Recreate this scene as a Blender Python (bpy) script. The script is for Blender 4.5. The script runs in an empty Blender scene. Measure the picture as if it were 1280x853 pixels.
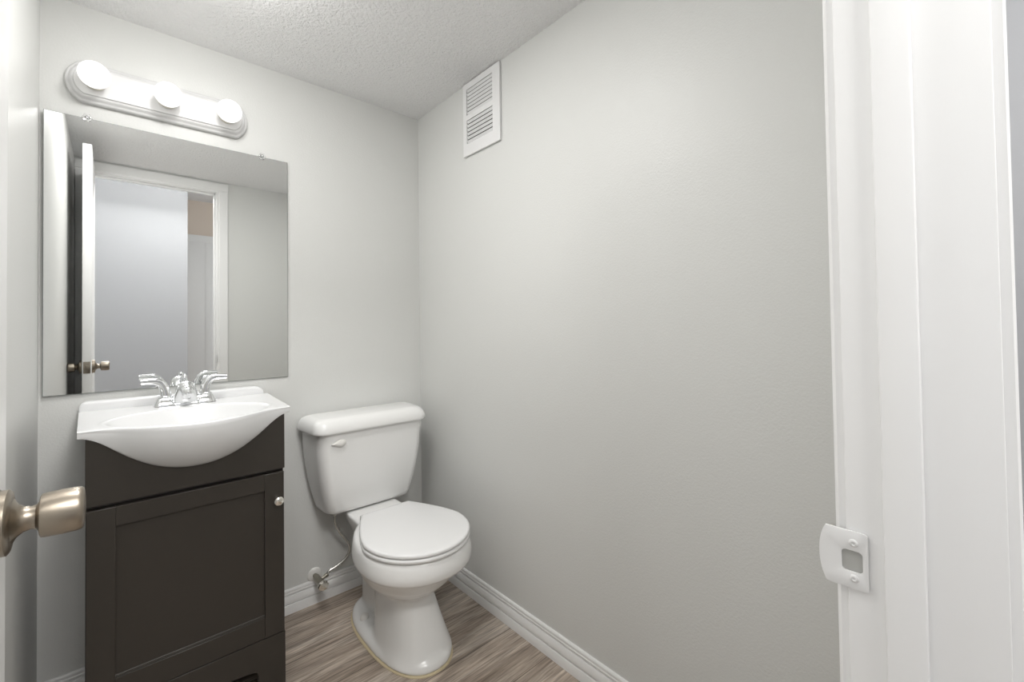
import bpy, bmesh, math, random
from mathutils import Vector, Matrix

# ------------------------------------------------------------------ camera, world, lights, exposure
scene = bpy.context.scene
COL = scene.collection
scene.view_settings.view_transform = 'Standard'
scene.view_settings.look = 'None'
scene.view_settings.gamma = 1.0
scene.view_settings.use_curve_mapping = False
scene.view_settings.exposure = 1.32

CAM_Z = 1.08
F_PX, YAW, HOR, ROLL, PITCH = 545.18, 0.7281, 397.54, -0.0140, -0.0172
cam_data = bpy.data.cameras.new('camera')
cam = bpy.data.objects.new('camera', cam_data)
COL.objects.link(cam)
cam_data.sensor_fit = 'HORIZONTAL'
cam_data.sensor_width = 36.0
cam_data.lens = 36.0 * F_PX / 1280.0
cam_data.shift_y = (HOR - 426.5) / 1280.0
cam_data.clip_start = 0.01
cam.location = (0, 0, CAM_Z)
_d = Vector((math.sin(YAW) * math.cos(PITCH), math.cos(YAW) * math.cos(PITCH), -math.sin(PITCH)))
_r = Vector((math.cos(YAW), -math.sin(YAW), 0))
_u = _r.cross(_d)
_R = _r * math.cos(ROLL) + _u * math.sin(ROLL)
_U = _u * math.cos(ROLL) - _r * math.sin(ROLL)
cam.matrix_world = Matrix(((_R.x, _U.x, -_d.x, 0), (_R.y, _U.y, -_d.y, 0), (_R.z, _U.z, -_d.z, CAM_Z), (0, 0, 0, 1)))
scene.camera = cam

WORLD_STRENGTH = 0.34
BULB_STRENGTH = 0.85
HALL_FILL_W = 14.0
AREA_FILL_W = 3.0
POINT_FILL_W = 1.6
world = bpy.data.worlds.new('daylight')
scene.world = world
world.use_nodes = True
world.node_tree.nodes['Background'].inputs[0].default_value = (0.93, 0.96, 1.0, 1)
world.node_tree.nodes['Background'].inputs[1].default_value = WORLD_STRENGTH

def area_light(name, loc, size, size_y, watts, color, direction):
    l = bpy.data.lights.new(name, 'AREA')
    l.shape = 'RECTANGLE'; l.size = size; l.size_y = size_y
    l.energy = watts; l.color = color
    o = bpy.data.objects.new(name, l); COL.objects.link(o)
    o.location = loc
    o.rotation_euler = Vector(direction).to_track_quat('-Z', 'Y').to_euler()
    return o
area_light('hall_fill_light', (0.42, -0.72, 2.36), 1.2, 0.16, HALL_FILL_W, (1.0, 0.985, 0.96), (0, 0.80, -0.60))  # unseen fill added high in the hall, tilted through the doorway

area_light('bathroom_area_fill', (0.22, 0.97, 2.055), 0.34, 0.22, AREA_FILL_W, (1.0, 0.985, 0.965), (0, 0, -1))  # added fill out of view, brightens the room; no fixture known here
_pl = bpy.data.lights.new('bathroom_point_fill', 'POINT')  # second added fill, unseen, lifts the ceiling and upper walls
_pl.energy = POINT_FILL_W; _pl.color = (1.0, 0.985, 0.965); _pl.shadow_soft_size = 0.04
_plo = bpy.data.objects.new('bathroom_point_fill', _pl); COL.objects.link(_plo)
_plo.location = (0.15, 1.25, 2.000)

# ------------------------------------------------------------------ room numbers
XL, XR = -0.1805, 1.044        # left and right walls
YB, YD, YH = 1.824, 0.100, 0.0  # mirror wall, door wall (room face), door wall (hall face)
ZC = 2.063
JX = 0.500                      # strike jamb face
HX = -0.128                     # hinge jamb face
DOOR_TOP = 1.985
HALL_Z = 2.44
HALL_Y = -0.95

# ------------------------------------------------------------------ materials
def mat(name, color, rough=0.5, metal=0.0, coat=0.0, bump=None, spec=0.5, **kw):
    m = bpy.data.materials.new(name); m.use_nodes = True
    nt = m.node_tree; b = nt.nodes['Principled BSDF']
    b.inputs['Base Color'].default_value = (*color, 1)
    b.inputs['Roughness'].default_value = rough
    b.inputs['Metallic'].default_value = metal
    b.inputs['Coat Weight'].default_value = coat
    b.inputs['Coat Roughness'].default_value = 0.08
    b.inputs['Specular IOR Level'].default_value = spec
    for k, v in kw.items():
        b.inputs[k.replace('_', ' ')].default_value = v
    if bump:
        scale, strength, dist = bump[:3]
        tc = nt.nodes.new('ShaderNodeTexCoord')
        nz = nt.nodes.new('ShaderNodeTexNoise')
        nz.inputs['Scale'].default_value = scale
        nz.inputs['Detail'].default_value = bump[3] if len(bump) > 3 else 3
        nz.inputs['Roughness'].default_value = 0.6
        bp = nt.nodes.new('ShaderNodeBump')
        bp.inputs['Strength'].default_value = strength
        bp.inputs['Distance'].default_value = dist
        nt.links.new(tc.outputs['Object'], nz.inputs['Vector'])
        nt.links.new(nz.outputs['Fac'], bp.inputs['Height'])
        nt.links.new(bp.outputs['Normal'], b.inputs['Normal'])
    return m

M_WALL = mat('wall_paint', (0.70, 0.705, 0.688), 0.42, bump=(200, 0.32, 0.0020), spec=0.4)
M_CEIL = mat('ceiling_texture', (0.90, 0.90, 0.90), 0.85, bump=(105, 1.0, 0.008, 4), spec=0.2)
M_TRIM = mat('white_trim_paint', (0.87, 0.87, 0.865), 0.32, bump=(60, 0.03, 0.001))
M_DOOR = mat('white_door_paint', (0.87, 0.87, 0.865), 0.38, bump=(90, 0.05, 0.001))
M_PORC = mat('white_porcelain', (0.86, 0.86, 0.85), 0.24, coat=0.15, bump=(6, 0.02, 0.002))
M_SEAT = mat('white_seat_plastic', (0.84, 0.84, 0.84), 0.22, bump=(8, 0.01, 0.001))
M_SINK = mat('white_cultured_marble', (0.77, 0.775, 0.78), 0.27, coat=0.1, bump=(7, 0.015, 0.002))
M_ESPR = mat('espresso_wood_laminate', (0.034, 0.029, 0.024), 0.36, bump=(500, 0.10, 0.0006), spec=0.45)
M_DARK = mat('duct_shade_black', (0.006, 0.006, 0.006), 0.8, bump=(30, 0.02, 0.001))  # near-black colour painted in for shade behind the vent louvers
M_CHROME = mat('chrome', (0.86, 0.87, 0.88), 0.09, 1.0, bump=(25, 0.01, 0.0005))
M_NICKEL = mat('satin_nickel', (0.34, 0.298, 0.245), 0.36, 1.0, bump=(320, 0.03, 0.0004))
M_KNOB = mat('polished_nickel', (0.80, 0.77, 0.72), 0.16, 1.0, bump=(40, 0.01, 0.0005))
M_VALVE = mat('dull_valve_metal', (0.33, 0.31, 0.26), 0.33, 1.0, bump=(150, 0.05, 0.0006))
M_HOSE = mat('grey_supply_tube', (0.62, 0.61, 0.58), 0.25, 0.75, bump=(400, 0.05, 0.0005))
M_PLAST = mat('white_plastic', (0.80, 0.79, 0.76), 0.3, bump=(40, 0.02, 0.0005))
M_CREAM = mat('cream_socket', (0.74, 0.71, 0.63), 0.4, bump=(40, 0.02, 0.0005))
M_LAMP = mat('white_lamp_enamel', (0.70, 0.70, 0.70), 0.35, bump=(30, 0.02, 0.0006))
M_MIRROR = mat('mirror_silver', (0.93, 0.94, 0.935), 0.0, 1.0)
M_EDGE = mat('mirror_glass_edge', (0.20, 0.22, 0.21), 0.2, bump=(40, 0.02, 0.0004))
M_CLEAR = mat('clear_plastic', (0.95, 0.95, 0.95), 0.06, bump=(60, 0.05, 0.0005), Transmission_Weight=0.9, IOR=1.46)
M_CAULK = mat('aged_caulk', (0.60, 0.51, 0.34), 0.6, bump=(120, 0.2, 0.001))
M_VENT = mat('white_vent_enamel', (0.82, 0.82, 0.82), 0.3, bump=(50, 0.02, 0.0005))
M_HALL = mat('hall_wall_paint', (0.45, 0.46, 0.485), 0.6, bump=(200, 0.15, 0.001))
M_BEIGE = mat('beige_hall_paint', (0.78, 0.68, 0.59), 0.6, bump=(200, 0.15, 0.001))
M_SCREW = mat('painted_screw', (0.74, 0.74, 0.73), 0.35, bump=(80, 0.05, 0.0005))
M_STRIKE = mat('painted_strike_plate', (0.78, 0.78, 0.775), 0.28, bump=(160, 0.06, 0.0005))

M_BULB = bpy.data.materials.new('lit_bulb_glass'); M_BULB.use_nodes = True
_nt = M_BULB.node_tree; _nt.nodes.clear()
_out = _nt.nodes.new('ShaderNodeOutputMaterial'); _em = _nt.nodes.new('ShaderNodeEmission')
_em.inputs[0].default_value = (1.0, 0.985, 0.955, 1); _em.inputs[1].default_value = BULB_STRENGTH
_nt.links.new(_em.outputs[0], _out.inputs[0])

def floor_material():
    m = bpy.data.materials.new('vinyl_plank_floor'); m.use_nodes = True
    nt = m.node_tree; b = nt.nodes['Principled BSDF']; N = nt.nodes.new; L = nt.links.new
    tc = N('ShaderNodeTexCoord')
    mp = N('ShaderNodeMapping'); mp.inputs['Location'].default_value = (0.1, -1.371 + 0.182 * 20, 0)
    L(tc.outputs['Object'], mp.inputs['Vector'])
    br = N('ShaderNodeTexBrick')
    br.offset = 0.1; br.offset_frequency = 2
    br.inputs['Color1'].default_value = (0, 0, 0, 1); br.inputs['Color2'].default_value = (1, 1, 1, 1)
    br.inputs['Mortar'].default_value = (0.5, 0.5, 0.5, 1)
    br.inputs['Scale'].default_value = 1; br.inputs['Mortar Size'].default_value = 0.0009
    br.inputs['Mortar Smooth'].default_value = 0.0
    br.inputs['Brick Width'].default_value = 1.5; br.inputs['Row Height'].default_value = 0.182
    L(mp.outputs[0], br.inputs['Vector'])
    # per-plank shift of the grain
    sep = N('ShaderNodeVectorMath'); sep.operation = 'MULTIPLY_ADD'
    sep.inputs[1].default_value = (3.1, 7.3, 5.0)
    L(br.outputs['Color'], sep.inputs[0]); L(tc.outputs['Object'], sep.inputs[2])
    def noise(sx, sy, scale, detail, dist=0.0, rough=0.55):
        k = N('ShaderNodeMapping'); k.inputs['Scale'].default_value = (sx, sy, 1)
        L(sep.outputs[0], k.inputs['Vector'])
        n = N('ShaderNodeTexNoise'); n.inputs['Scale'].default_value = scale
        n.inputs['Detail'].default_value = detail; n.inputs['Distortion'].default_value = dist
        n.inputs['Roughness'].default_value = rough
        L(k.outputs[0], n.inputs['Vector']); return n
    n1 = noise(1.6, 13, 1.6, 6, 0.9)          # broad cathedral streaks
    n2 = noise(5, 110, 1.5, 5, 0.3, 0.65)      # fine grain
    r1 = N('ShaderNodeValToRGB'); e = r1.color_ramp.elements
    e[0].position = 0.28; e[0].color = (0.25, 0.197, 0.155, 1)
    e[1].position = 0.74; e[1].color = (0.76, 0.68, 0.60, 1)
    k = r1.color_ramp.elements.new(0.5); k.color = (0.46, 0.385, 0.322, 1)
    L(n1.outputs['Fac'], r1.inputs[0])
    r2 = N('ShaderNodeValToRGB'); e = r2.color_ramp.elements
    e[0].position = 0.34; e[0].color = (0.50, 0.50, 0.50, 1); e[1].position = 0.64; e[1].color = (1.22, 1.21, 1.19, 1)
    L(n2.outputs['Fac'], r2.inputs[0])
    mx = N('ShaderNodeMix'); mx.data_type = 'RGBA'; mx.blend_type = 'MULTIPLY'; mx.inputs['Factor'].default_value = 1
    L(r1.outputs[0], mx.inputs['A']); L(r2.outputs[0], mx.inputs['B'])
    # plank tone
    r3 = N('ShaderNodeValToRGB'); e = r3.color_ramp.elements
    e[0].color = (0.88, 0.88, 0.88, 1); e[1].color = (1.12, 1.12, 1.12, 1)
    L(br.outputs['Color'], r3.inputs[0])
    m2 = N('ShaderNodeMix'); m2.data_type = 'RGBA'; m2.blend_type = 'MULTIPLY'; m2.inputs['Factor'].default_value = 1
    L(mx.outputs['Result'], m2.inputs['A']); L(r3.outputs[0], m2.inputs['B'])
    m3 = N('ShaderNodeMix'); m3.data_type = 'RGBA'
    L(br.outputs['Fac'], m3.inputs['Factor']); L(m2.outputs['Result'], m3.inputs['A'])
    m3.inputs['B'].default_value = (0.05, 0.036, 0.026, 1)
    L(m3.outputs['Result'], b.inputs['Base Color'])
    b.inputs['Roughness'].default_value = 0.42
    bp = N('ShaderNodeBump'); bp.inputs['Strength'].default_value = 0.18; bp.inputs['Distance'].default_value = 0.001
    L(n2.outputs['Fac'], bp.inputs['Height']); L(bp.outputs['Normal'], b.inputs['Normal'])
    return m
M_FLOOR = floor_material()

# ------------------------------------------------------------------ mesh helpers
def add_box(bm, lo, hi, bevel=0.0, seg=2):
    lo, hi = Vector(lo), Vector(hi)
    b2 = bmesh.new()
    bmesh.ops.create_cube(b2, size=1.0)
    for v in b2.verts:
        v.co = Vector(((lo.x + hi.x) / 2 + v.co.x * (hi.x - lo.x), (lo.y + hi.y) / 2 + v.co.y * (hi.y - lo.y), (lo.z + hi.z) / 2 + v.co.z * (hi.z - lo.z)))
    if bevel > 0:
        bmesh.ops.bevel(b2, geom=list(b2.edges), offset=bevel, segments=seg, profile=0.5, affect='EDGES')
    merge(bm, b2)

def merge(bm, b2, mtx=None):
    if mtx is not None: b2.transform(mtx)
    vm = {v: bm.verts.new(v.co) for v in b2.verts}
    for f in b2.faces:
        try: bm.faces.new([vm[v] for v in f.verts])
        except ValueError: pass
    b2.free()

def add_loft(bm, rings, cap0=True, cap1=True, closed=True):
    rows = [[bm.verts.new(Vector(p)) for p in r] for r in rings]
    n = len(rows[0])
    for a, b in zip(rows, rows[1:]):
        for i in range(n if closed else n - 1):
            j = (i + 1) % n
            bm.faces.new((a[i], a[j], b[j], b[i]))
    if cap0: bm.faces.new(list(reversed(rows[0])))
    if cap1: bm.faces.new(rows[-1])

def add_lathe(bm, prof, origin, axis, n=40, cap=True):
    """prof: list of (radius, distance along axis)"""
    axis = Vector(axis).normalized(); o = Vector(origin)
    a = axis.orthogonal().normalized(); b = axis.cross(a)
    rings = [[o + axis * h + (a * math.cos(2 * math.pi * i / n) + b * math.sin(2 * math.pi * i / n)) * max(r, 1e-5) for i in range(n)] for r, h in prof]
    add_loft(bm, rings, cap, cap)

def catmull(pts, sub=8):
    pts = [Vector(p) for p in pts]; out = []
    P = [pts[0] * 2 - pts[1]] + pts + [pts[-1] * 2 - pts[-2]]
    for i in range(1, len(P) - 2):
        p0, p1, p2, p3 = P[i - 1:i + 3]
        for k in range(sub):
            t = k / sub
            out.append(0.5 * ((2 * p1) + (p2 - p0) * t + (2 * p0 - 5 * p1 + 4 * p2 - p3) * t * t + (3 * p1 - p0 - 3 * p2 + p3) * t ** 3))
    out.append(pts[-1]); return out

def add_tube(bm, pts, rad, n=14):
    """tube through points; rad number or list of (rx, ry)"""
    pts = [Vector(p) for p in pts]
    rings = []; prev = None
    for i, p in enumerate(pts):
        t = (pts[min(i + 1, len(pts) - 1)] - pts[max(i - 1, 0)]).normalized()
        if prev is None: a = t.orthogonal().normalized()
        else: a = (prev - t * prev.dot(t)).normalized()
        prev = a; b = t.cross(a)
        r = rad[i] if isinstance(rad, (list, tuple)) else rad
        rings.append([p + (a * math.cos(2 * math.pi * k / n) + b * math.sin(2 * math.pi * k / n)) * r for k in range(n)])
    add_loft(bm, rings)

def add_prism(bm, poly, axis, a, b):
    """poly of 2-D points extruded along axis ('x','y','z') from a to b"""
    def P(u, v, w):
        return {'x': (w, u, v), 'y': (u, w, v), 'z': (u, v, w)}[axis]
    add_loft(bm, [[P(u, v, a) for u, v in poly], [P(u, v, b) for u, v in poly]])

def rrect(x0, x1, y0, y1, r, z, n=6, rb=None):
    """rounded rectangle ring at height z; rb radius of the back (y1) corners"""
    rb = r if rb is None else rb
    out = []
    for cx, cy, a0, q in ((x1 - rb, y1 - rb, 0, rb), (x0 + rb, y1 - rb, 90, rb), (x0 + r, y0 + r, 180, r), (x1 - r, y0 + r, 270, r)):
        for k in range(n + 1):
            t = math.radians(a0 + 90 * k / n)
            out.append((cx + q * math.cos(t), cy + q * math.sin(t), z))
    return out

def egg(xc, a, yf, yb, yc, z, n=48, pf=2.0, pb=2.4):
    """oval ring: half width a, front at yf, back at yb, widest at yc"""
    out = []
    for i in range(n):
        t = 2 * math.pi * i / n
        c, s = math.cos(t), math.sin(t)
        p = pf if s < 0 else pb
        cx = math.copysign(abs(c) ** (2 / p), c); sy = math.copysign(abs(s) ** (2 / p), s)
        out.append((xc + a * cx, yc + (sy * (yb - yc) if s >= 0 else sy * (yc - yf)), z))
    return out

def finish(name, bm, m, parent=None, smooth=35, bevel=0, seg=2):
    bmesh.ops.recalc_face_normals(bm, faces=list(bm.faces))
    me = bpy.data.meshes.new(name); bm.to_mesh(me); bm.free()
    me.materials.append(m)
    if smooth:
        for p in me.polygons: p.use_smooth = True
        me.set_sharp_from_angle(angle=math.radians(smooth))
    o = bpy.data.objects.new(name, me); COL.objects.link(o)
    if parent is not None:
        o.parent = parent
        o.matrix_parent_inverse = Matrix.Translation(-parent.location)
    if bevel:
        b = o.modifiers.new('bevel', 'BEVEL'); b.width = bevel; b.segments = seg
        b.limit_method = 'ANGLE'; b.angle_limit = math.radians(40); b.harden_normals = False
    return o

def tag(o, label=None, cat=None, group=None, kind=None):
    if label: o['label'] = label
    if cat: o['category'] = cat
    if group: o['group'] = group
    if kind: o['kind'] = kind
    return o

def thing(name, loc, label, cat, group=None):
    o = bpy.data.objects.new(name, None); COL.objects.link(o)
    o.location = loc; o.empty_display_size = 0.05
    return tag(o, label, cat, group)

def struct(name, bm, m, label, cat, smooth=35, bevel=0, parent=None):
    o = finish(name, bm, m, parent, smooth, bevel)
    return tag(o, label, cat, None, 'structure')

def box_obj(name, lo, hi, m, parent=None, bevel=0.0):
    bm = bmesh.new(); add_box(bm, lo, hi, bevel); return finish(name, bm, m, parent)

B = bmesh.new
# ------------------------------------------------------------------ the setting
b = B(); add_box(b, (-1.6, -2.3, -0.08), (2.1, 2.0, 0.0)); struct('floor', b, M_FLOOR, 'grey brown wood plank vinyl floor', 'floor', 0)
b = B(); add_box(b, (XL - 0.1, YH, ZC), (XR + 0.1, YB + 0.1, ZC + 0.12)); struct('ceiling', b, M_CEIL, 'white textured ceiling over the toilet and vanity', 'ceiling', 0)
b = B(); add_box(b, (XL - 0.1, YB, 0), (XR + 0.1, YB + 0.1, ZC)); struct('wall_back', b, M_WALL, 'pale grey wall behind the mirror and toilet', 'wall', 0)
b = B(); add_box(b, (XR, YD, 0), (XR + 0.1, YB, ZC)); struct('wall_right', b, M_WALL, 'broad pale grey wall right of the toilet with the air vent', 'wall', 0)
b = B(); add_box(b, (XL - 0.1, YD, 0), (XL, YB, ZC)); struct('wall_left', b, M_WALL, 'pale grey wall at the left edge beside the vanity', 'wall', 0)
# door wall, with the opening
b = B()
for lo, hi in (((-1.6, YH, 0), (HX - 0.018, YD, HALL_Z)), ((JX + 0.018, YH, 0), (2.0, YD, HALL_Z)), ((HX - 0.018, YH, DOOR_TOP + 0.018), (JX + 0.018, YD, HALL_Z))):
    add_box(b, lo, hi)
struct('wall_front', b, M_WALL, 'pale grey wall with the doorway, seen in the mirror', 'wall', 0)

# jambs with door stop, one lining for the whole opening
b = B()
add_box(b, (JX, YH, 0), (JX + 0.018, YD, DOOR_TOP + 0.018), 0.0012)
add_box(b, (HX - 0.018, YH, 0), (HX, YD, DOOR_TOP + 0.018), 0.0012)
add_box(b, (HX, YH, DOOR_TOP), (JX, YD, DOOR_TOP + 0.018), 0.0012)
S0, S1 = 0.0455, 0.0722
add_box(b, (JX - 0.010, S0, 0), (JX, S1, DOOR_TOP), 0.0022)
add_box(b, (HX, S0, 0), (HX + 0.010, S1, DOOR_TOP), 0.0022)
add_box(b, (HX, S0, DOOR_TOP - 0.010), (JX, S1, DOOR_TOP), 0.0022)
struct('trim_1', b, M_TRIM, 'white door jamb and stop at the right edge', 'door frame')

def casing(x_in, x_out, ywall, sgn, z0, z1):
    """vertical casing board with a stepped profile; sgn = +1 stands out to +y"""
    w = x_out - x_in; t = 0.0085
    pts = [(x_in, 0), (x_in, 0.006), (x_in + 0.03 * w, t * 0.9), (x_in + 0.18 * w, t), (x_in + 0.22 * w, 0.0115), (x_in + 0.8 * w, 0.013), (x_in + 0.95 * w, 0.0125), (x_out, 0.009), (x_out, 0)]
    if sgn < 0: pts = [(x, min(y, 0.0077)) for x, y in pts]      # thinner flat board on the hall side
    return [(x, ywall + sgn * y) for x, y in pts]
for num, yw, sg, lab in ((2, YD, 1, 'white casing around the doorway on the room side, seen in the mirror'), (3, YH, -1, 'white casing around the doorway on the hall side')):
    b = B()
    add_prism(b, casing(JX + 0.005, JX + 0.067, yw, sg, 0, 0), 'z', 0, DOOR_TOP + 0.005)
    xo = -0.1785 if sg > 0 else HX - 0.067
    add_prism(b, casing(HX - 0.005, xo, yw, sg, 0, 0), 'z', 0, DOOR_TOP + 0.005)
    # head casing
    zz = casing(DOOR_TOP + 0.005, DOOR_TOP + 0.067, yw, sg, 0, 0)
    add_prism(b, [(y, z) for z, y in zz], 'x', xo, JX + 0.067)
    struct('trim_%d' % num, b, M_TRIM, lab, 'trim')

# baseboards
BB = [(0.0, 0.0), (0.0125, 0.0), (0.0125, 0.030), (0.0112, 0.033), (0.0066, 0.0340), (0.0066, 0.0368), (0.0115, 0.039), (0.0118, 0.046), (0.0108, 0.054), (0.0092, 0.061),
      (0.0078, 0.0645), (0.0040, 0.0655), (0.0040, 0.0685), (0.0078, 0.0705), (0.0080, 0.075), (0.0066, 0.077), (0.0066, 0.079), (0.0070, 0.081), (0.0068, 0.085), (0.0045, 0.089), (0.0, 0.090)]
b = B(); add_prism(b, [(XR - d, z) for d, z in BB], 'y', YD, YB); struct('baseboard_right', b, M_TRIM, 'white moulded baseboard along the right wall', 'baseboard', 25)
b = B(); add_prism(b, [(YB - d, z) for d, z in BB], 'x', XL, XR - 0.0126); struct('baseboard_back', b, M_TRIM, 'white moulded baseboard below the mirror wall', 'baseboard', 25)
b = B(); add_prism(b, [(XL + d, z) for d, z in BB], 'y', 0.12, YB - 0.0126); struct('baseboard_left', b, M_TRIM, 'white moulded baseboard along the left wall', 'baseboard', 25)

# hall seen through the mirror
b = B(); add_box(b, (-1.6, HALL_Y - 0.1, 0), (0.455, HALL_Y, HALL_Z)); struct('wall_hall', b, M_HALL, 'bluish grey hall wall seen in the mirror', 'wall', 0)
b = B(); add_box(b, (-1.6, -2.3, 0), (2.1, -2.2, HALL_Z)); struct('wall_hall_back', b, M_BEIGE, 'beige wall at the far end of the hall in the mirror', 'wall', 0)
b = B(); add_box(b, (2.0, -0.45, 0), (2.1, YH, HALL_Z)); struct('wall_hall_right', b, M_HALL, 'pale grey hall wall at the right edge', 'wall', 0)
b = B(); add_box(b, (-1.6, -2.3, HALL_Z), (2.1, YD, HALL_Z + 0.1)); struct('ceiling_hall', b, M_CEIL, 'white hall ceiling', 'ceiling', 0)
b = B()
add_box(b, (0.30, -2.19, 0.01), (1.20, -2.155, 2.06), 0.002)
add_box(b, (0.30, -2.157, 1.985), (1.20, -2.150, 2.06), 0.0015)
add_box(b, (0.74, -2.157, 0.01), (0.80, -2.150, 1.985), 0.0015)
struct('door_2', b, M_DOOR, 'white closet door in the hall, seen in the mirror', 'door')

# ------------------------------------------------------------------ the open bathroom door
DX0, DX1 = -0.127, -0.094
b = B(); add_box(b, (DX0, 0.108, 0.012), (DX1, 0.716, 1.968), 0.0015)
door = struct('door_1', b, M_DOOR, 'white flush door standing open along the left wall', 'door')
KY, KZ = 0.655, 0.893
def knob_prof(L):
    e = L - 0.064
    return [(0.0325, 0.0), (0.0325, 0.003), (0.0312, 0.0045), (0.0312, 0.0095), (0.0290, 0.0112), (0.0215, 0.0128), (0.0160, 0.0155), (0.0125, 0.0200), (0.0112, 0.0250 + e * 0.3), (0.0120, 0.0285 + e * 0.4),
            (0.0150, 0.0306 + e * 0.4), (0.0195, 0.0312 + e * 0.4), (0.0212, 0.0322 + e * 0.4), (0.0217, 0.0345 + e * 0.4), (0.0224, 0.0470 + e * 0.6), (0.0222, 0.0575 + e), (0.0214, 0.0615 + e), (0.0195, 0.0632 + e), (0.0140, 0.0638 + e), (0.0, 0.0640 + e)]
for x, ax, L in ((DX1, 1, 0.064), (DX0, -1, 0.0525)):
    pr = knob_prof(L)
    b = B(); add_lathe(b, pr[:6], (x, KY, KZ), (ax, 0, 0), 48)
    ro = finish('knob_rosette', b, M_NICKEL, door, 40); ro['label'] = 'round satin nickel rosette'
    b = B(); add_lathe(b, pr[5:], (x, KY, KZ), (ax, 0, 0), 48)
    kn = finish('door_knob', b, M_NICKEL, door, 40); kn['label'] = 'cylindrical satin nickel knob'
b = B(); add_box(b, (DX0 + 0.004, 0.7155, KZ - 0.028), (DX1 - 0.004, 0.7175, KZ + 0.028), 0.0009)
lp = finish('latch_plate', b, M_NICKEL, door); lp['label'] = 'satin nickel latch plate'
b = B(); add_box(b, (-0.1165, 0.717, KZ - 0.011), (-0.1045, 0.727, KZ + 0.011), 0.003)
finish('latch_bolt', b, M_NICKEL, lp)
for hz in (0.25, 1.72):
    b = B(); add_lathe(b, [(0.0055, 0), (0.0055, 0.085)], (DX0 - 0.004, 0.104, hz), (0, 0, 1), 16)
    h = finish('hinge', b, M_NICKEL, door); h['label'] = 'satin nickel hinge barrel'

# strike plate on the jamb
sp = thing('strike_plate', (JX, 0.1, 0.861), 'white painted strike plate with square hole on the right jamb', 'strike plate')
def strike_mesh():
    """flat plate in the jamb plane with a rounded square hole; the lip runs past the jamb edge"""
    zc, hh, y0, y1, y2 = 0.861, 0.0262, 0.0838, 0.1160, 0.1215
    out = []
    for k in range(7):                                   # lower inner corner
        a = math.radians(180 + 15 * k); out.append((y0 + 0.003 + 0.003 * math.cos(a), zc - hh + 0.003 + 0.003 * math.sin(a)))
    out += [(y0 + (y1 - y0) * k / 8, zc - hh) for k in range(2, 8)]
    for k in range(25):                                  # bowed end of the lip
        u = -1 + 2 * k / 24
        z = zc + (hh - 0.0002) * u
        out.append((y1 - 0.0004 + (y2 - y1) * (1 - abs(u) ** 2.4), z))
    out += [(y0 + (y1 - y0) * k / 8, zc + hh) for k in range(7, 1, -1)]
    for k in range(7):
        a = math.radians(90 + 15 * k); out.append((y0 + 0.003 + 0.003 * math.cos(a), zc + hh - 0.003 + 0.003 * math.sin(a)))
    hole = [(y, z) for y, z, _ in rrect(0.0880, 0.1035, zc - 0.0108, zc + 0.0084, 0.0034, 0, 5)]
    bm = B()
    def xo(y): return JX - 0.0014 + 0.0018 * max(0, (y - 0.108) / 0.0135) ** 2
    edges = []
    for loop in (out, hole):
        vs = [bm.verts.new((xo(y), y, z)) for y, z in loop]
        edges += [bm.edges.new((vs[k], vs[(k + 1) % len(vs)])) for k in range(len(vs))]
    bmesh.ops.triangle_fill(bm, use_beauty=True, use_dissolve=False, edges=edges)
    return bm
b = strike_mesh()
pl = finish('plate', b, M_STRIKE, sp, 50)
so = pl.modifiers.new('thick', 'SOLIDIFY'); so.thickness = 0.0014; so.offset = 0
bv = pl.modifiers.new('bevel', 'BEVEL'); bv.width = 0.0005; bv.segments = 2; bv.limit_method = 'ANGLE'
# flat grey patch, its colour stands in for shade inside the latch hole
b = B()
add_box(b, (JX - 0.0004, 0.0878, 0.8503), (JX + 0.0001, 0.1037, 0.8694))
pk = finish('latch_hole_shade', b, mat('hole_shade_grey', (0.42, 0.42, 0.40), 0.5, bump=(60, 0.1, 0.001)), sp, 0); pk['label'] = 'grey patch painted as latch hole shade'
for z in (0.8765, 0.8445):
    b = B(); add_lathe(b, [(0.0036, 0), (0.0036, 0.0006), (0.0026, 0.0014), (0.0016, 0.0015), (0.0013, 0.0008), (0.0, 0.0007)], (JX - 0.0017, 0.0945, z), (-1, 0, 0), 20)
    finish('screw', b, M_SCREW, sp)

# ------------------------------------------------------------------ vanity cabinet
VC = 0.148; VX0, VX1 = -0.067, 0.363; VF = 1.445; VB = 1.808
van = thing('vanity_cabinet', (VC, 1.63, 0), 'dark espresso bathroom vanity cabinet with one shaker door under white sink', 'cabinet')
b = B()
add_box(b, (VX0, VF + 0.018, 0.0), (VX0 + 0.015, VB, 0.828))
add_box(b, (VX1 - 0.015, VF + 0.018, 0.0), (VX1, VB, 0.828))
add_box(b, (VX0 + 0.015, VB - 0.008, 0.05), (VX1 - 0.015, VB, 0.828))
add_box(b, (VX0 + 0.015, VF + 0.02, 0.165), (VX1 - 0.015, VB - 0.008, 0.180))
add_box(b, (VX0 + 0.015, VF + 0.0185, 0.60), (VX1 - 0.015, VF + 0.030, 0.70))
finish('carcass', b, M_ESPR, van, 30, 0.0008)
b = B(); add_box(b, (VX0, VF, 0.6615), (VX1, VF + 0.018, 0.827)); finish('front_panel', b, M_ESPR, van, 30, 0.0009)
# base apron with a cut-out between two feet
b = B()
cut = [(VX0, 0.0), (0.004, 0.0), (0.004, 0.080), (0.0065, 0.089), (0.013, 0.0935), (0.030, 0.097), (0.09, 0.1035), (VC, 0.105), (0.206, 0.1035), (0.266, 0.097), (0.283, 0.0935), (0.2895, 0.089), (0.292, 0.080), (0.292, 0.0), (VX1, 0.0), (VX1, 0.1765), (VX0, 0.1765)]
add_prism(b, cut, 'y', VF, VF + 0.018); finish('base_apron', b, M_ESPR, van, 30, 0.0008)
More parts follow.
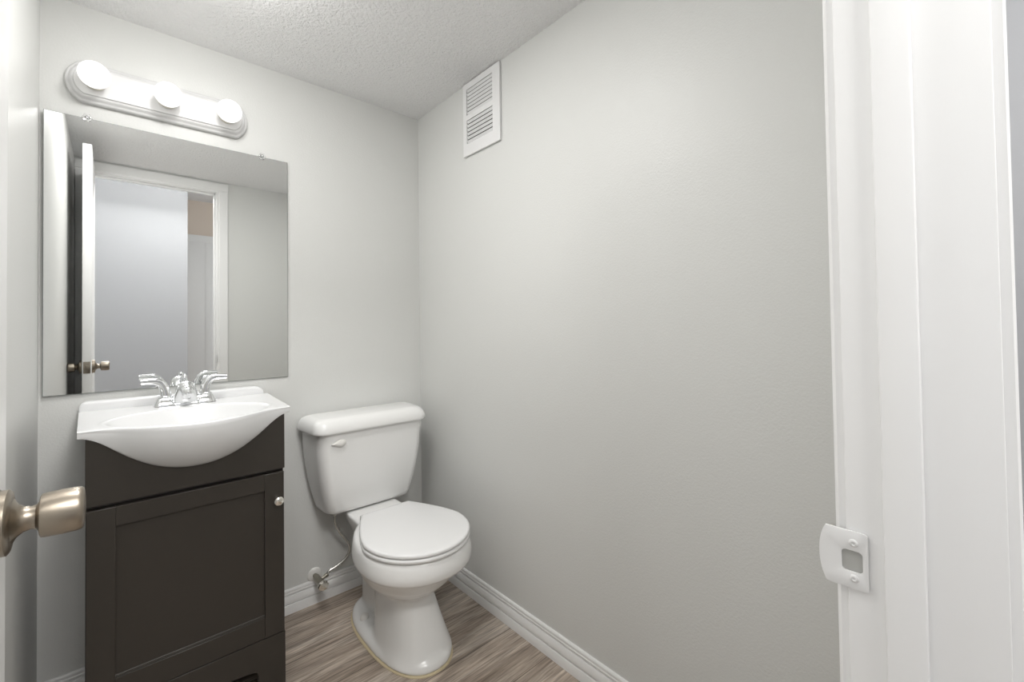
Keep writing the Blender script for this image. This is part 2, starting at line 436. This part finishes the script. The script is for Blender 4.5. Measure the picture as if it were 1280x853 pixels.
# shaker door
D0, D1, Z0, Z1 = VX0 + 0.002, VX1 - 0.002, 0.1785, 0.6515
SL, SR, ZR0, ZR1 = -0.0135, 0.3095, 0.2375, 0.6040
drn = thing('door', (D1 - 0.02, VF, 0.4), None, None)
drn.parent = van; drn.matrix_parent_inverse = Matrix.Translation(-van.location)
def sub(o):
    o.parent = drn; o.matrix_parent_inverse = (Matrix.Translation(-van.location) @ Matrix.Translation(drn.location)).inverted() if False else Matrix.Translation(-drn.location)
    return o
for lo, hi in (((D0, VF, Z0), (SL, VF + 0.018, Z1)), ((SR, VF, Z0), (D1, VF + 0.018, Z1))):
    b = B(); add_box(b, lo, hi); sub(finish('stile', b, M_ESPR, None, 30, 0.0011))
for lo, hi in (((SL, VF + 0.0002, ZR1), (SR, VF + 0.018, Z1)), ((SL, VF + 0.0002, Z0), (SR, VF + 0.018, ZR0))):
    b = B(); add_box(b, lo, hi); sub(finish('rail', b, M_ESPR, None, 30, 0.0011))
b = B(); add_box(b, (SL - 0.004, VF + 0.0085, ZR0 - 0.004), (SR + 0.004, VF + 0.0150, ZR1 + 0.004))
# small bead on the sill of the recessed field
add_prism(b, [(VF + 0.0085, ZR0 - 0.001), (VF + 0.0030, ZR0 - 0.001), (VF + 0.0032, ZR0 + 0.0012), (VF + 0.0060, ZR0 + 0.0020), (VF + 0.0062, ZR0 + 0.0040), (VF + 0.0088, ZR0 + 0.0055)], 'x', SL, SR)
sub(finish('door_panel', b, M_ESPR, None, 30))
b = B(); add_lathe(b, [(0.0075, 0), (0.0072, 0.003), (0.0055, 0.007), (0.0058, 0.011), (0.0100, 0.0150), (0.0128, 0.0180), (0.0132, 0.0205), (0.0118, 0.0230), (0.0070, 0.0250), (0.0, 0.0256)], (0.3425, VF, 0.5720), (0, -1, 0), 32)
kb = sub(finish('knob', b, M_KNOB, None, 60)); kb['label'] = 'round polished nickel knob'

# ------------------------------------------------------------------ belly sink top
ZT = 0.845; SXL, SXR = -0.0970, 0.3930; SXC = 0.148; SHW = 0.2325; SYB = 1.815
sink = thing('sink', (SXC, 1.65, ZT - 0.02), 'glossy white bowed sink top with integral basin on the dark vanity', 'sink')
def smooth01(t):
    t = max(0, min(1, t)); return t * t * (3 - 2 * t)
def table(t, pts):
    for (a, va), (c, vc) in zip(pts, pts[1:]):
        if t <= c: return va + (vc - va) * (t - a) / (c - a)
    return pts[-1][1]
def curve(pts):          # finely sampled smooth curve through (t, value) pairs
    mir = [(-p[0], p[1]) for p in reversed(pts[1:3])] + pts
    c = catmull([(a, v, 0) for a, v in mir], 10)
    return [(p.x, p.y) for p in c]
RIM = curve([(0, 1.350), (0.2, 1.3545), (0.4, 1.3735), (0.55, 1.3970), (0.7, 1.4220), (0.85, 1.4350), (1.0, 1.4385)])
BELLY = curve([(0, 0.7165), (0.15, 0.7190), (0.3, 0.7275), (0.45, 0.7425), (0.6, 0.7650), (0.7, 0.7835), (0.8, 0.8035), (0.88, 0.8170), (0.95, 0.8245), (1.0, 0.8265)])
def y_front(s): return table(abs(s), RIM)
def z_skirt(s): return table(abs(s), BELLY)
def half_w(y):          # sides narrow a touch to the front
    return 0.2285 + 0.0165 * (y - 1.44) / 0.36
def top_z(x, y):
    u = (x - 0.150) / 0.184; v = (y - 1.512) / 0.147
    r = math.sqrt(u * u + v * v)
    z = ZT
    if r < 1.0:
        z -= 0.098 * (1 - r ** 2.4) ** 1.05
    z += 0.0014 * math.exp(-((r - 1.03) / 0.035) ** 2)
    return z
b = B()
NS, NT = 96, 64
rows = []
for i in range(NS + 1):
    s = -1 + 2 * i / NS
    yf = y_front(s)
    col = []
    # underside of the skirt up to the rim
    zb = z_skirt(s)
    hw = half_w(yf)
    x = SXC + s * hw
    col.append((SXC + s * (hw - 0.004), 1.462, zb + 0.002))
    col.append((SXC + s * (hw - 0.002), 1.4435, zb))
    yk = 1.4425
    for k in range(1, 13):
        v = k / 13
        yy = yk + (yf + 0.0015 - yk) * (math.sin(v * math.pi / 2) ** 0.9)
        zz = zb + (ZT - 0.004 - zb) * (v ** 1.12)
        col.append((x, yy, zz))
    col.append((x, yf, ZT - 0.0028)); col.append((x, yf + 0.0014, ZT - 0.0006)); col.append((x, yf + 0.004, ZT))
    for k in range(1, NT + 1):
        t = k / NT
        y = yf + 0.004 + (1.790 - yf - 0.004) * t
        xx = SXC + s * half_w(y)
        col.append((xx, y, top_z(xx, y)))
    rows.append(col)
add_loft(b, rows, False, False, closed=False)
# close both ends and the underside
for s, colx in ((-1, rows[0]), (1, rows[-1])):
    xe = [Vector(p) for p in colx]
    vs = [b.verts.new(p) for p in xe] + [b.verts.new((xe[-1].x, 1.790, 0.8265))]
    b.faces.new(vs)
v = [b.verts.new(p) for p in ((SXL, 1.47, 0.8265), (SXR, 1.47, 0.8265), (SXR, 1.79, 0.8265), (SXL, 1.79, 0.8265))]
bmesh.ops.remove_doubles(b, verts=list(b.verts), dist=0.00005)
finish('basin_top', b, M_SINK, sink, 50)
# backsplash
b = B()
def bs_ring(y, zt, inset):
    return [(SXL + inset, y, 0.8265), (SXL + inset, y, zt - 0.016)] + [(SXL + inset + 0.018 * (1 - math.cos(t)), y, zt - 0.016 + 0.016 * math.sin(t)) for t in [math.radians(a) for a in (15, 30, 45, 60, 75, 90)]] + \
        [(SXR - 0.012 - inset - 0.030 * (1 - math.cos(t)), y, zt - 0.022 + 0.022 * math.sin(t)) for t in [math.radians(a) for a in (90, 75, 60, 45, 30, 15, 0)]] + [(SXR - 0.012 - inset, y, 0.8265)]
add_loft(b, [bs_ring(1.7870, 0.866, 0.0025), bs_ring(1.7885, 0.8705, 0.001), bs_ring(1.7915, 0.8725, 0.0), bs_ring(1.8175, 0.8725, 0.0)])
finish('backsplash', b, M_SINK, sink, 50)
b = B(); add_lathe(b, [(0.0, 0), (0.021, 0), (0.021, 0.002), (0.018, 0.003), (0.012, 0.0015), (0.0, 0.001)], (0.150, 1.512, ZT - 0.0975), (0, 0, 1), 28)
finish('drain', b, M_CHROME, sink)

# ------------------------------------------------------------------ faucet
FX, FY = 0.1485, 1.735
fau = thing('faucet', (FX, FY, ZT), 'chrome two handle faucet on the back of the white sink', 'faucet')
b = B()
rg = []
for dz, g in ((0, 0), (0.004, 0), (0.007, -0.002), (0.0085, -0.006)):
    rg.append(rrect(FX - 0.076 - g, FX + 0.076 + g, FY - 0.026 - g, FY + 0.024 + g, 0.018 + g * 0.5, ZT + 0.0005 + dz))
add_loft(b, rg); finish('base_plate', b, M_CHROME, fau, 40)
# bell-shaped spout: broad skirt at the base, rounded nose towards the front
b = B()
rings = []
SEC = [(0.006, 0.000, 0.0375, 0.0290, 0), (0.012, -0.001, 0.0368, 0.0290, 0), (0.024, -0.004, 0.0335, 0.0285, 0), (0.036, -0.008, 0.0300, 0.0275, 0), (0.047, -0.012, 0.0268, 0.0262, 0.05), (0.056, -0.016, 0.0242, 0.0245, 0.10), (0.063, -0.018, 0.0215, 0.0220, 0.12), (0.0685, -0.020, 0.0172, 0.0178, 0.12), (0.0718, -0.021, 0.0115, 0.0120, 0.12), (0.0732, -0.0215, 0.0050, 0.0052, 0.12), (0.0734, -0.0215, 0.0001, 0.0001, 0.12)]
for dz, dy, w, h, a in SEC:
    cen = Vector((FX, FY + dy, ZT + dz)); up = Vector((0, math.cos(a), math.sin(a)))
    rings.append([cen + Vector((1, 0, 0)) * (w * math.copysign(abs(math.cos(q)) ** 0.8, math.cos(q))) + up * (h * math.copysign(abs(math.sin(q)) ** 0.8, math.sin(q))) for q in [2 * math.pi * k / 32 for k in range(32)]])
add_loft(b, rings); spt = finish('spout', b, M_CHROME, fau, 60)
b = B(); add_tube(b, catmull([(FX, FY - 0.020, ZT + 0.046), (FX, FY - 0.050, ZT + 0.0475), (FX, FY - 0.076, ZT + 0.0435), (FX, FY - 0.090, ZT + 0.036)], 6), [0.0185 - 0.0050 * k / 18 for k in range(19)], 24)
nz = finish('spout_nose', b, M_CHROME, spt, 50)
b = B(); add_lathe(b, [(0.0125, 0), (0.0125, 0.004), (0.0100, 0.0055), (0.0070, 0.0045), (0.0, 0.0040)], (FX, FY - 0.0895, ZT + 0.0365), (0, -0.85, -0.5), 24); finish('aerator', b, M_CHROME, spt)
b = B(); add_lathe(b, [(0.0025, 0), (0.0025, 0.070), (0.0050, 0.072), (0.0068, 0.078), (0.0060, 0.085), (0.0, 0.088)], (FX, FY + 0.026, ZT + 0.004), (0, 0, 1), 20); finish('lift_rod', b, M_CHROME, fau, 60)
for sgn, hx in ((-1, FX - 0.0508), (1, FX + 0.0508)):
    b = B()
    add_loft(b, [rrect(hx - w, hx + w, FY - w, FY + w, w * 0.45, ZT + dz, 6) for dz, w in ((0.001, 0.0285), (0.005, 0.0280), (0.0170, 0.0225), (0.0240, 0.0195), (0.0255, 0.0180))])
    finish('handle_base', b, M_CHROME, fau, 40)
    b = B(); add_lathe(b, [(0.0170, 0), (0.0190, 0.002), (0.0190, 0.0045), (0.0165, 0.0065), (0.0, 0.007)], (hx, FY, ZT + 0.0245), (0, 0, 1), 32)
    finish('handle_collar', b, M_CHROME, fau, 40)
    b = B()
    # stem rising from the collar, then a deep flat lever pointing outward
    pts = catmull([(hx - sgn * 0.001, FY, ZT + 0.029), (hx - sgn * 0.000, FY, ZT + 0.042), (hx + sgn * 0.004, FY, ZT + 0.058), (hx + sgn * 0.010, FY, ZT + 0.070), (hx + sgn * 0.022, FY - 0.001, ZT + 0.0770), (hx + sgn * 0.038, FY - 0.003, ZT + 0.0785), (hx + sgn * 0.058, FY - 0.006, ZT + 0.0780)], 5)
    rings = []
    for i, p in enumerate(pts):
        t = i / (len(pts) - 1)
        tan = (pts[min(i + 1, len(pts) - 1)] - pts[max(i - 1, 0)]).normalized()
        side = Vector((0, 1, 0)); up = side.cross(tan).normalized()
        w = 0.0150 - 0.0050 * t; h = 0.0150 * (1 - t) + 0.0080 * t
        # shallow groove along the lever's front
        rings.append([p + side * (w * (1 - (0.16 if abs(math.sin(a)) < 0.25 else 0)) * math.copysign(abs(math.cos(a)) ** 0.55, math.cos(a))) + up * (h * math.copysign(abs(math.sin(a)) ** 0.55, math.sin(a))) for a in [2 * math.pi * k / 28 for k in range(28)]])
    add_loft(b, rings); finish('lever_handle', b, M_CHROME, fau, 40)

# ------------------------------------------------------------------ wall mirror, its clips
MX0, MX1, MZ0, MZ1 = -0.1715, 0.4712, 0.8955, 1.7188
MIR_YAW, MIR_TILT = 0.0088, 0.006
mc = Vector(((MX0 + MX1) / 2, 1.8165, (MZ0 + MZ1) / 2))
mir = thing('wall_mirror', mc, 'large frameless mirror on the wall above the sink', 'mirror')
b = B(); add_box(b, (MX0 + 0.0012, 1.8138, MZ0 + 0.0012), (MX1 - 0.0012, 1.8150, MZ1 - 0.0012)); finish('mirror_face', b, M_MIRROR, mir, 0)
b = B(); add_box(b, (MX0, 1.8142, MZ0), (MX1, 1.8185, MZ1), 0.0006); finish('glass_edge', b, M_EDGE, mir, 30)
mir.rotation_euler = (MIR_TILT, 0, MIR_YAW)
for cx, lab in ((-0.0815, 'clear plastic mirror clip on the top left mirror edge'), (0.3842, 'clear plastic mirror clip on the top right mirror edge')):
    t = thing('mirror_clip', (cx, YB, 1.7205), lab, 'mirror clip', 'clips on the top edge of the mirror')
    b = B()
    n = 40; rr = []
    for r, h in ((0.0062, 0.0), (0.0062, 0.0135), (0.0105, 0.0140), (0.0110, 0.0160), (0.0095, 0.0185), (0.0060, 0.0195), (0.0040, 0.0180)):
        rr.append([(cx + r * (1 + (0.10 * math.cos(6 * 2 * math.pi * k / n) if r > 0.007 else 0)) * math.cos(2 * math.pi * k / n), YB - h, 1.7205 + r * (1 + (0.10 * math.cos(6 * 2 * math.pi * k / n) if r > 0.007 else 0)) * math.sin(2 * math.pi * k / n)) for k in range(n)])
    add_loft(b, rr); finish('clip', b, M_CLEAR, t, 40)
    b = B(); add_lathe(b, [(0.0034, 0.0150), (0.0034, 0.0180), (0.0022, 0.0196), (0.0, 0.0199)], (cx, YB, 1.7205), (0, -1, 0), 16); finish('screw', b, M_CHROME, t)

# ------------------------------------------------------------------ vanity light bar
LX, LZ = 0.1035, 1.828
bar = thing('vanity_light', (LX, YB, LZ), 'white three bulb vanity light bar above the mirror', 'wall light')
def pill(hl, hh, notch, y, n=14):
    """racetrack outline: straight run of half length hl and half height hh, end arcs start `notch` inside"""
    pts = []
    e = 0.0335 - notch                       # how far the bowed ends stand out
    r = (hh * hh + e * e) / (2 * e); am = math.asin(hh / r)
    for sx in (1, -1):
        for k in range(n + 1):
            a = am * (2 * k / n - 1)
            pts.append((LX + sx * (hl + e - r + r * math.cos(a)), y, LZ + sx * r * math.sin(a)))
    return pts
b = B()
HL, HH = 0.200, 0.0615
steps = [(0.0, 0.0, 0.0), (0.010, 0.0, 0.0), (0.013, -0.0015, 0.0), (0.0145, -0.0045, 0.0), (0.0150, -0.0075, 0.0), (0.0165, -0.0095, 0), (0.0205, -0.0125, 0.0), (0.0225, -0.0160, 0.0), (0.0230, -0.0185, 0)]
add_loft(b, [pill(HL + g * 0.35, HH + g, -g * 0.5, YB - d) for d, g, _ in steps])
finish('backplate', b, M_LAMP, bar, 40)
b = B(); add_loft(b, [pill(HL - 0.008, HH - 0.021, 0.0105, YB - 0.0225), pill(HL - 0.008, HH - 0.021, 0.0105, YB - 0.0255), pill(HL - 0.0085, HH - 0.0225, 0.0112, YB - 0.0268)])
finish('face_panel', b, M_LAMP, bar, 40)
BY = YB - 0.080
for bx in (-0.0635, 0.1065, 0.2710):
    b = B(); add_lathe(b, [(0.0235, 0.024), (0.0245, 0.030), (0.0250, 0.046), (0.0225, 0.050), (0.017, 0.051)], (bx, YB, LZ), (0, -1, 0), 36)
    sk = finish('socket', b, M_CREAM, bar, 40); sk['label'] = 'cream socket ring'
    b = B(); R = 0.0365
    prof = [(0.0165, -0.0375), (0.0175, -0.0345)] + [(R * math.sin(math.radians(a)), -R * math.cos(math.radians(a))) for a in range(32, 181, 8)]
    add_lathe(b, prof, (bx, BY, LZ), (0, -1, 0), 40)
    bu = finish('globe_bulb', b, M_BULB, bar, 60); bu['label'] = 'lit white globe bulb'

# ------------------------------------------------------------------ wall vent
vt = thing('wall_vent', (XR, 1.327, 1.91), 'white louvered air vent high on the right wall at the ceiling', 'vent')
VY0, VY1, VZ0, VZ1 = 1.2125, 1.4420, 1.7655, 2.0580
OY0, OY1 = 1.2540, 1.4185
groups = [(1.9290, 2.0330, 7), (1.8130, 1.9080, 6)]
b = B()
fx0, fx1 = XR - 0.010, XR - 0.003
for lo, hi in (((fx0, VY0, VZ0), (fx1, OY0, VZ1)), ((fx0, OY1, VZ0), (fx1, VY1, VZ1)), ((fx0, OY0, groups[0][1]), (fx1, OY1, VZ1)), ((fx0, OY0, groups[1][1]), (fx1, OY1, groups[0][0])), ((fx0, OY0, VZ0), (fx1, OY1, groups[1][0]))):
    add_box(b, lo, hi)
# thin return edge to the wall, set in from the face
add_box(b, (fx1 - 0.0005, VY0 + 0.003, VZ0 + 0.003), (XR, VY0 + 0.005, VZ1 - 0.003)); add_box(b, (fx1 - 0.0005, VY1 - 0.005, VZ0 + 0.003), (XR, VY1 - 0.003, VZ1 - 0.003))
bmesh.ops.remove_doubles(b, verts=list(b.verts), dist=1e-5)
finish('frame', b, M_VENT, vt, 30)
b = B(); add_box(b, (XR - 0.0022, VY0 + 0.012, VZ0 + 0.012), (XR - 0.0006, VY1 - 0.012, VZ1 - 0.012)); bk = finish('duct_shade_sheet', b, M_DARK, vt, 0); bk['label'] = 'black sheet painted as duct shade behind the louvers'  # flat black sheet stands in for the shade inside the duct
for z0, z1, n in groups:
    p = (z1 - z0) / n
    for k in range(n):
        zc = z0 + (k + 0.5) * p
        b = B()
        # sloping blade, outer edge high
        h = p * 0.25
        add_prism(b, [(XR - 0.0105, zc + h), (XR - 0.0098, zc + h + 0.0008), (XR - 0.0040, zc - h + 0.0008), (XR - 0.0047, zc - h)], 'y', OY0 - 0.001, OY1 - 0.0025)
        # prism in 'y' uses (x, z)
        finish('louver', b, M_VENT, vt, 30)

# ------------------------------------------------------------------ toilet
TX = 0.736
toi = thing('toilet', (TX, 1.5, 0), 'white two piece toilet in the corner beside the vanity', 'toilet')
b = B()
# foot
add_loft(b, [egg(TX, 0.123, 1.196, 1.700, 1.46, 0.002, pf=2.4, pb=2.6), egg(TX, 0.123, 1.196, 1.700, 1.46, 0.016, pf=2.4, pb=2.6), egg(TX, 0.118, 1.201, 1.695, 1.46, 0.026, pf=2.4, pb=2.6), egg(TX, 0.102, 1.215, 1.68, 1.46, 0.038, pf=2.4, pb=2.6)])
# front column
add_loft(b, [egg(TX, 0.116, 1.205, 1.52, 1.37, 0.010, pf=2.5), egg(TX, 0.104, 1.224, 1.52, 1.38, 0.050, pf=2.5), egg(TX, 0.091, 1.252, 1.53, 1.40, 0.11, pf=2.4), egg(TX, 0.082, 1.285, 1.55, 1.42, 0.17, pf=2.4), egg(TX, 0.085, 1.295, 1.58, 1.43, 0.22, pf=2.4)])
# trapway at the back
add_loft(b, [egg(TX, 0.062, 1.42, 1.685, 1.55, 0.02, pb=3), egg(TX, 0.060, 1.42, 1.69, 1.55, 0.12, pb=3), egg(TX, 0.066, 1.42, 1.715, 1.55, 0.22, pb=3), egg(TX, 0.082, 1.42, 1.755, 1.56, 0.30, pb=3), egg(TX, 0.100, 1.42, 1.775, 1.56, 0.345, pb=3.4), egg(TX, 0.106, 1.42, 1.782, 1.56, 0.376, pb=3.4)])
# bowl
add_loft(b, [egg(TX, 0.070, 1.315, 1.56, 1.43, 0.165), egg(TX, 0.090, 1.285, 1.58, 1.42, 0.190), egg(TX, 0.118, 1.247, 1.60, 1.40, 0.215), egg(TX, 0.142, 1.212, 1.61, 1.38, 0.245), egg(TX, 0.155, 1.190, 1.62, 1.37, 0.275), egg(TX, 0.161, 1.176, 1.62, 1.36, 0.300), egg(TX, 0.163, 1.172, 1.62, 1.36, 0.318)])
bowl = finish('bowl', b, M_PORC, toi, 0)
rm = bowl.modifiers.new('fuse', 'REMESH'); rm.mode = 'VOXEL'; rm.voxel_size = 0.0045; rm.use_smooth_shade = True
sm = bowl.modifiers.new('soften', 'SMOOTH'); sm.factor = 0.6; sm.iterations = 14
# rim band
b = B()
def rim(a, yf, yb, z): return egg(TX, a, yf, yb, 1.340, z, 64, 2.05, 2.05)
add_loft(b, [rim(0.166, 1.168, 1.60, 0.306), rim(0.175, 1.152, 1.605, 0.3065), rim(0.1815, 1.141, 1.607, 0.309), rim(0.184, 1.136, 1.608, 0.318), rim(0.1835, 1.135, 1.608, 0.335), rim(0.1810, 1.139, 1.607, 0.356), rim(0.1775, 1.144, 1.605, 0.369), rim(0.173, 1.150, 1.600, 0.3745), rim(0.165, 1.160, 1.595, 0.376)])
finish('rim', b, M_PORC, toi, 60)
# seat and lid
def lid_out(g, z, yb=1.552):
    A, YF, YC = 0.1785 - g, 1.138 + g, 1.330
    yb -= g * 0.6
    pts = []; n = 36
    for k in range(n + 1):           # front arc, left to right
        t = math.pi + math.pi * k / n
        pts.append((TX + A * math.cos(t), YC + (YC - YF) * math.sin(t), z))
    W = 0.098 - g * 0.8
    side = []
    for k in range(1, 11):
        q = k / 10
        side.append((A - (A - W) * q ** 1.45, YC + (yb - 0.006 - YC) * q))
    for w, y in side: pts.append((TX + w, y, z))
    pts.append((TX + W - 0.003, yb, z)); pts.append((TX - W + 0.003, yb, z))
    for w, y in reversed(side): pts.append((TX - w, y, z))
    return pts
b = B(); add_loft(b, [lid_out(0.004, 0.3765), lid_out(0.0005, 0.379), lid_out(0.0, 0.384), lid_out(0.002, 0.3885), lid_out(0.006, 0.390)])
finish('seat', b, M_SEAT, toi, 50)
b = B(); add_loft(b, [lid_out(0.005, 0.3925), lid_out(0.0015, 0.3935), lid_out(0.0005, 0.397), lid_out(0.0015, 0.4015), lid_out(0.0045, 0.4040), lid_out(0.010, 0.4050), lid_out(0.03, 0.4056)])
finish('seat_lid', b, M_SEAT, toi, 50)
for sx in (-1, 1):
    b = B(); add_box(b, (TX + sx * 0.075 - 0.016, 1.545, 0.374), (TX + sx * 0.075 + 0.016, 1.575, 0.394), 0.004); finish('seat_hinge', b, M_SEAT, toi, 40)
    b = B(); add_lathe(b, [(0.0155, 0), (0.0155, 0.010), (0.013, 0.017), (0.007, 0.021), (0.0, 0.022)], (TX + sx * 0.0885, 1.545, 0.031), (0, 0, 1), 24); finish('bolt_cap', b, M_PLAST, toi, 60)
# caulk bead round the foot
b = B()
add_loft(b, [egg(TX, 0.1275, 1.1915, 1.7045, 1.46, 0.0005, pf=2.4, pb=2.6), egg(TX, 0.1265, 1.1925, 1.7035, 1.46, 0.0035, pf=2.4, pb=2.6), egg(TX, 0.122, 1.197, 1.699, 1.46, 0.0050, pf=2.4, pb=2.6)])
ck = finish('caulk_bead', b, M_CAULK, toi, 50); ck['label'] = 'yellowed caulk line around the foot'
# tank
def taper(ring, k, yf=1.62, yb=1.81, xc=0.734):
    return [(xc + (x - xc) * (1 - k * (yb - y) / (yb - yf)), y, z) for x, y, z in ring]
def tank_ring(z):
    t = (z - 0.385) / (0.700 - 0.385)
    g = (1 - t) ** 2.1
    return (0.509 + 0.048 * g, 0.960 - 0.048 * g, 1.632 + 0.030 * g, 1.806 - 0.012 * g)
b = B(); rg = []
x0, x1, y0, y1 = tank_ring(0.385); rg.append(taper(rrect(x0 + 0.020, x1 - 0.020, y0 + 0.018, y1 - 0.015, 0.03, 0.3800, 8, 0.02), 0.075))
rg.append(taper(rrect(x0 + 0.008, x1 - 0.008, y0 + 0.006, y1 - 0.006, 0.034, 0.3825, 8, 0.02), 0.075))
for z in (0.389, 0.400, 0.42, 0.45, 0.48, 0.52, 0.56, 0.60, 0.65, 0.697):
    x0, x1, y0, y1 = tank_ring(z); rg.append(taper(rrect(x0, x1, y0, y1, 0.036, z, 8, 0.02), 0.075))
add_loft(b, rg); finish('tank', b, M_PORC, toi, 60)
b = B(); rg = []
for g, z in ((-0.016, 0.693), (-0.002, 0.693), (0.0, 0.695), (0.0005, 0.702), (-0.001, 0.714), (-0.006, 0.7265), (-0.014, 0.7365), (-0.026, 0.7425), (-0.045, 0.7450)):
    rg.append(taper(rrect(0.494 - g, 0.974 + g, 1.616 - g, 1.8135 + min(0, g) * 0.45, 0.040 - 0.2 * abs(g), z, 8, 0.022), 0.06))
add_loft(b, rg); finish('tank_lid', b, M_PORC, toi, 60)
# flush lever
b = B()
LVY, LVZ = 1.626, 0.656
out = []
for k in range(32):
    a = 2 * math.pi * k / 32
    cx = math.cos(a); sz = math.sin(a)
    w = 0.0140 * (0.28 + 0.72 * smooth01((cx + 1) / 1.4))
    out.append((0.5915 + 0.0275 * cx, LVZ + w * sz + 0.0015 * cx))
rg = []
for g, yy in ((0.55, 1.636), (0.9, 1.633), (1.0, 1.6275), (0.97, 1.6235), (0.8, 1.6205), (0.45, 1.6190)):
    rg.append([(0.5915 + (x - 0.5915) * g, yy, LVZ + (z - LVZ) * g) for x, z in out])
add_loft(b, rg)
finish('flush_lever', b, M_PLAST, toi, 60)

# ------------------------------------------------------------------ water supply
VXc, VZc = 0.5635, 0.108
val = thing('shutoff_valve', (VXc, YB, VZc), 'small metal shutoff valve with white wall flange and tube beside the toilet', 'valve')
b = B(); add_lathe(b, [(0.0275, 0.0), (0.0270, 0.0025), (0.0225, 0.0055), (0.0120, 0.0075), (0.0090, 0.0080)], (VXc, YB, VZc), (0, -1, 0), 36); fl = finish('wall_flange', b, M_PLAST, val, 50); fl['label'] = 'white round wall flange'
b = B()
add_lathe(b, [(0.0085, 0.006), (0.0085, 0.022), (0.0115, 0.0225), (0.0115, 0.034), (0.0120, 0.036), (0.0120, 0.078), (0.0132, 0.0785), (0.0132, 0.089), (0.006, 0.090), (0.006, 0.098)], (VXc, YB, VZc), (0, -1, 0), 28)
add_lathe(b, [(0.0065, 0.0), (0.0065, 0.020), (0.0080, 0.0205), (0.0080, 0.030)], (VXc + 0.006, YB - 0.052, VZc), (0.95, 0.1, 0.28), 20)
finish('valve_body', b, M_VALVE, val, 35)
b = B()
n = 36; rr = []
for r, h in ((0.0130, 0.094), (0.0168, 0.096), (0.0173, 0.104), (0.0150, 0.1085), (0.006, 0.110), (0.0, 0.1095)):
    rr.append([(VXc + max(r, 1e-5) * (1 + (0.05 * math.cos(8 * 2 * math.pi * k / n))) * math.cos(2 * math.pi * k / n) * 1.15, YB - h, VZc + max(r, 1e-5) * (1 + (0.05 * math.cos(8 * 2 * math.pi * k / n))) * math.sin(2 * math.pi * k / n)) for k in range(n)])
add_loft(b, rr); finish('valve_handle', b, M_KNOB, val, 40)
b = B()
add_tube(b, catmull([(VXc + 0.030, YB - 0.050, VZc + 0.006), (VXc + 0.040, YB - 0.050, VZc + 0.020), (0.632, 1.772, 0.137), (0.668, 1.770, 0.158), (0.682, 1.768, 0.190), (0.668, 1.762, 0.228), (0.640, 1.754, 0.272), (0.620, 1.748, 0.312), (0.616, 1.745, 0.345), (0.616, 1.745, 0.372)], 8), 0.0058, 14)
finish('supply_tube', b, M_HOSE, val, 60)
b = B(); add_lathe(b, [(0.0075, 0), (0.0075, 0.012), (0.0125, 0.013), (0.0125, 0.031)], (0.616, 1.745, 0.349), (0, 0, 1), 20); finish('coupling_nut', b, M_PLAST, val, 40)
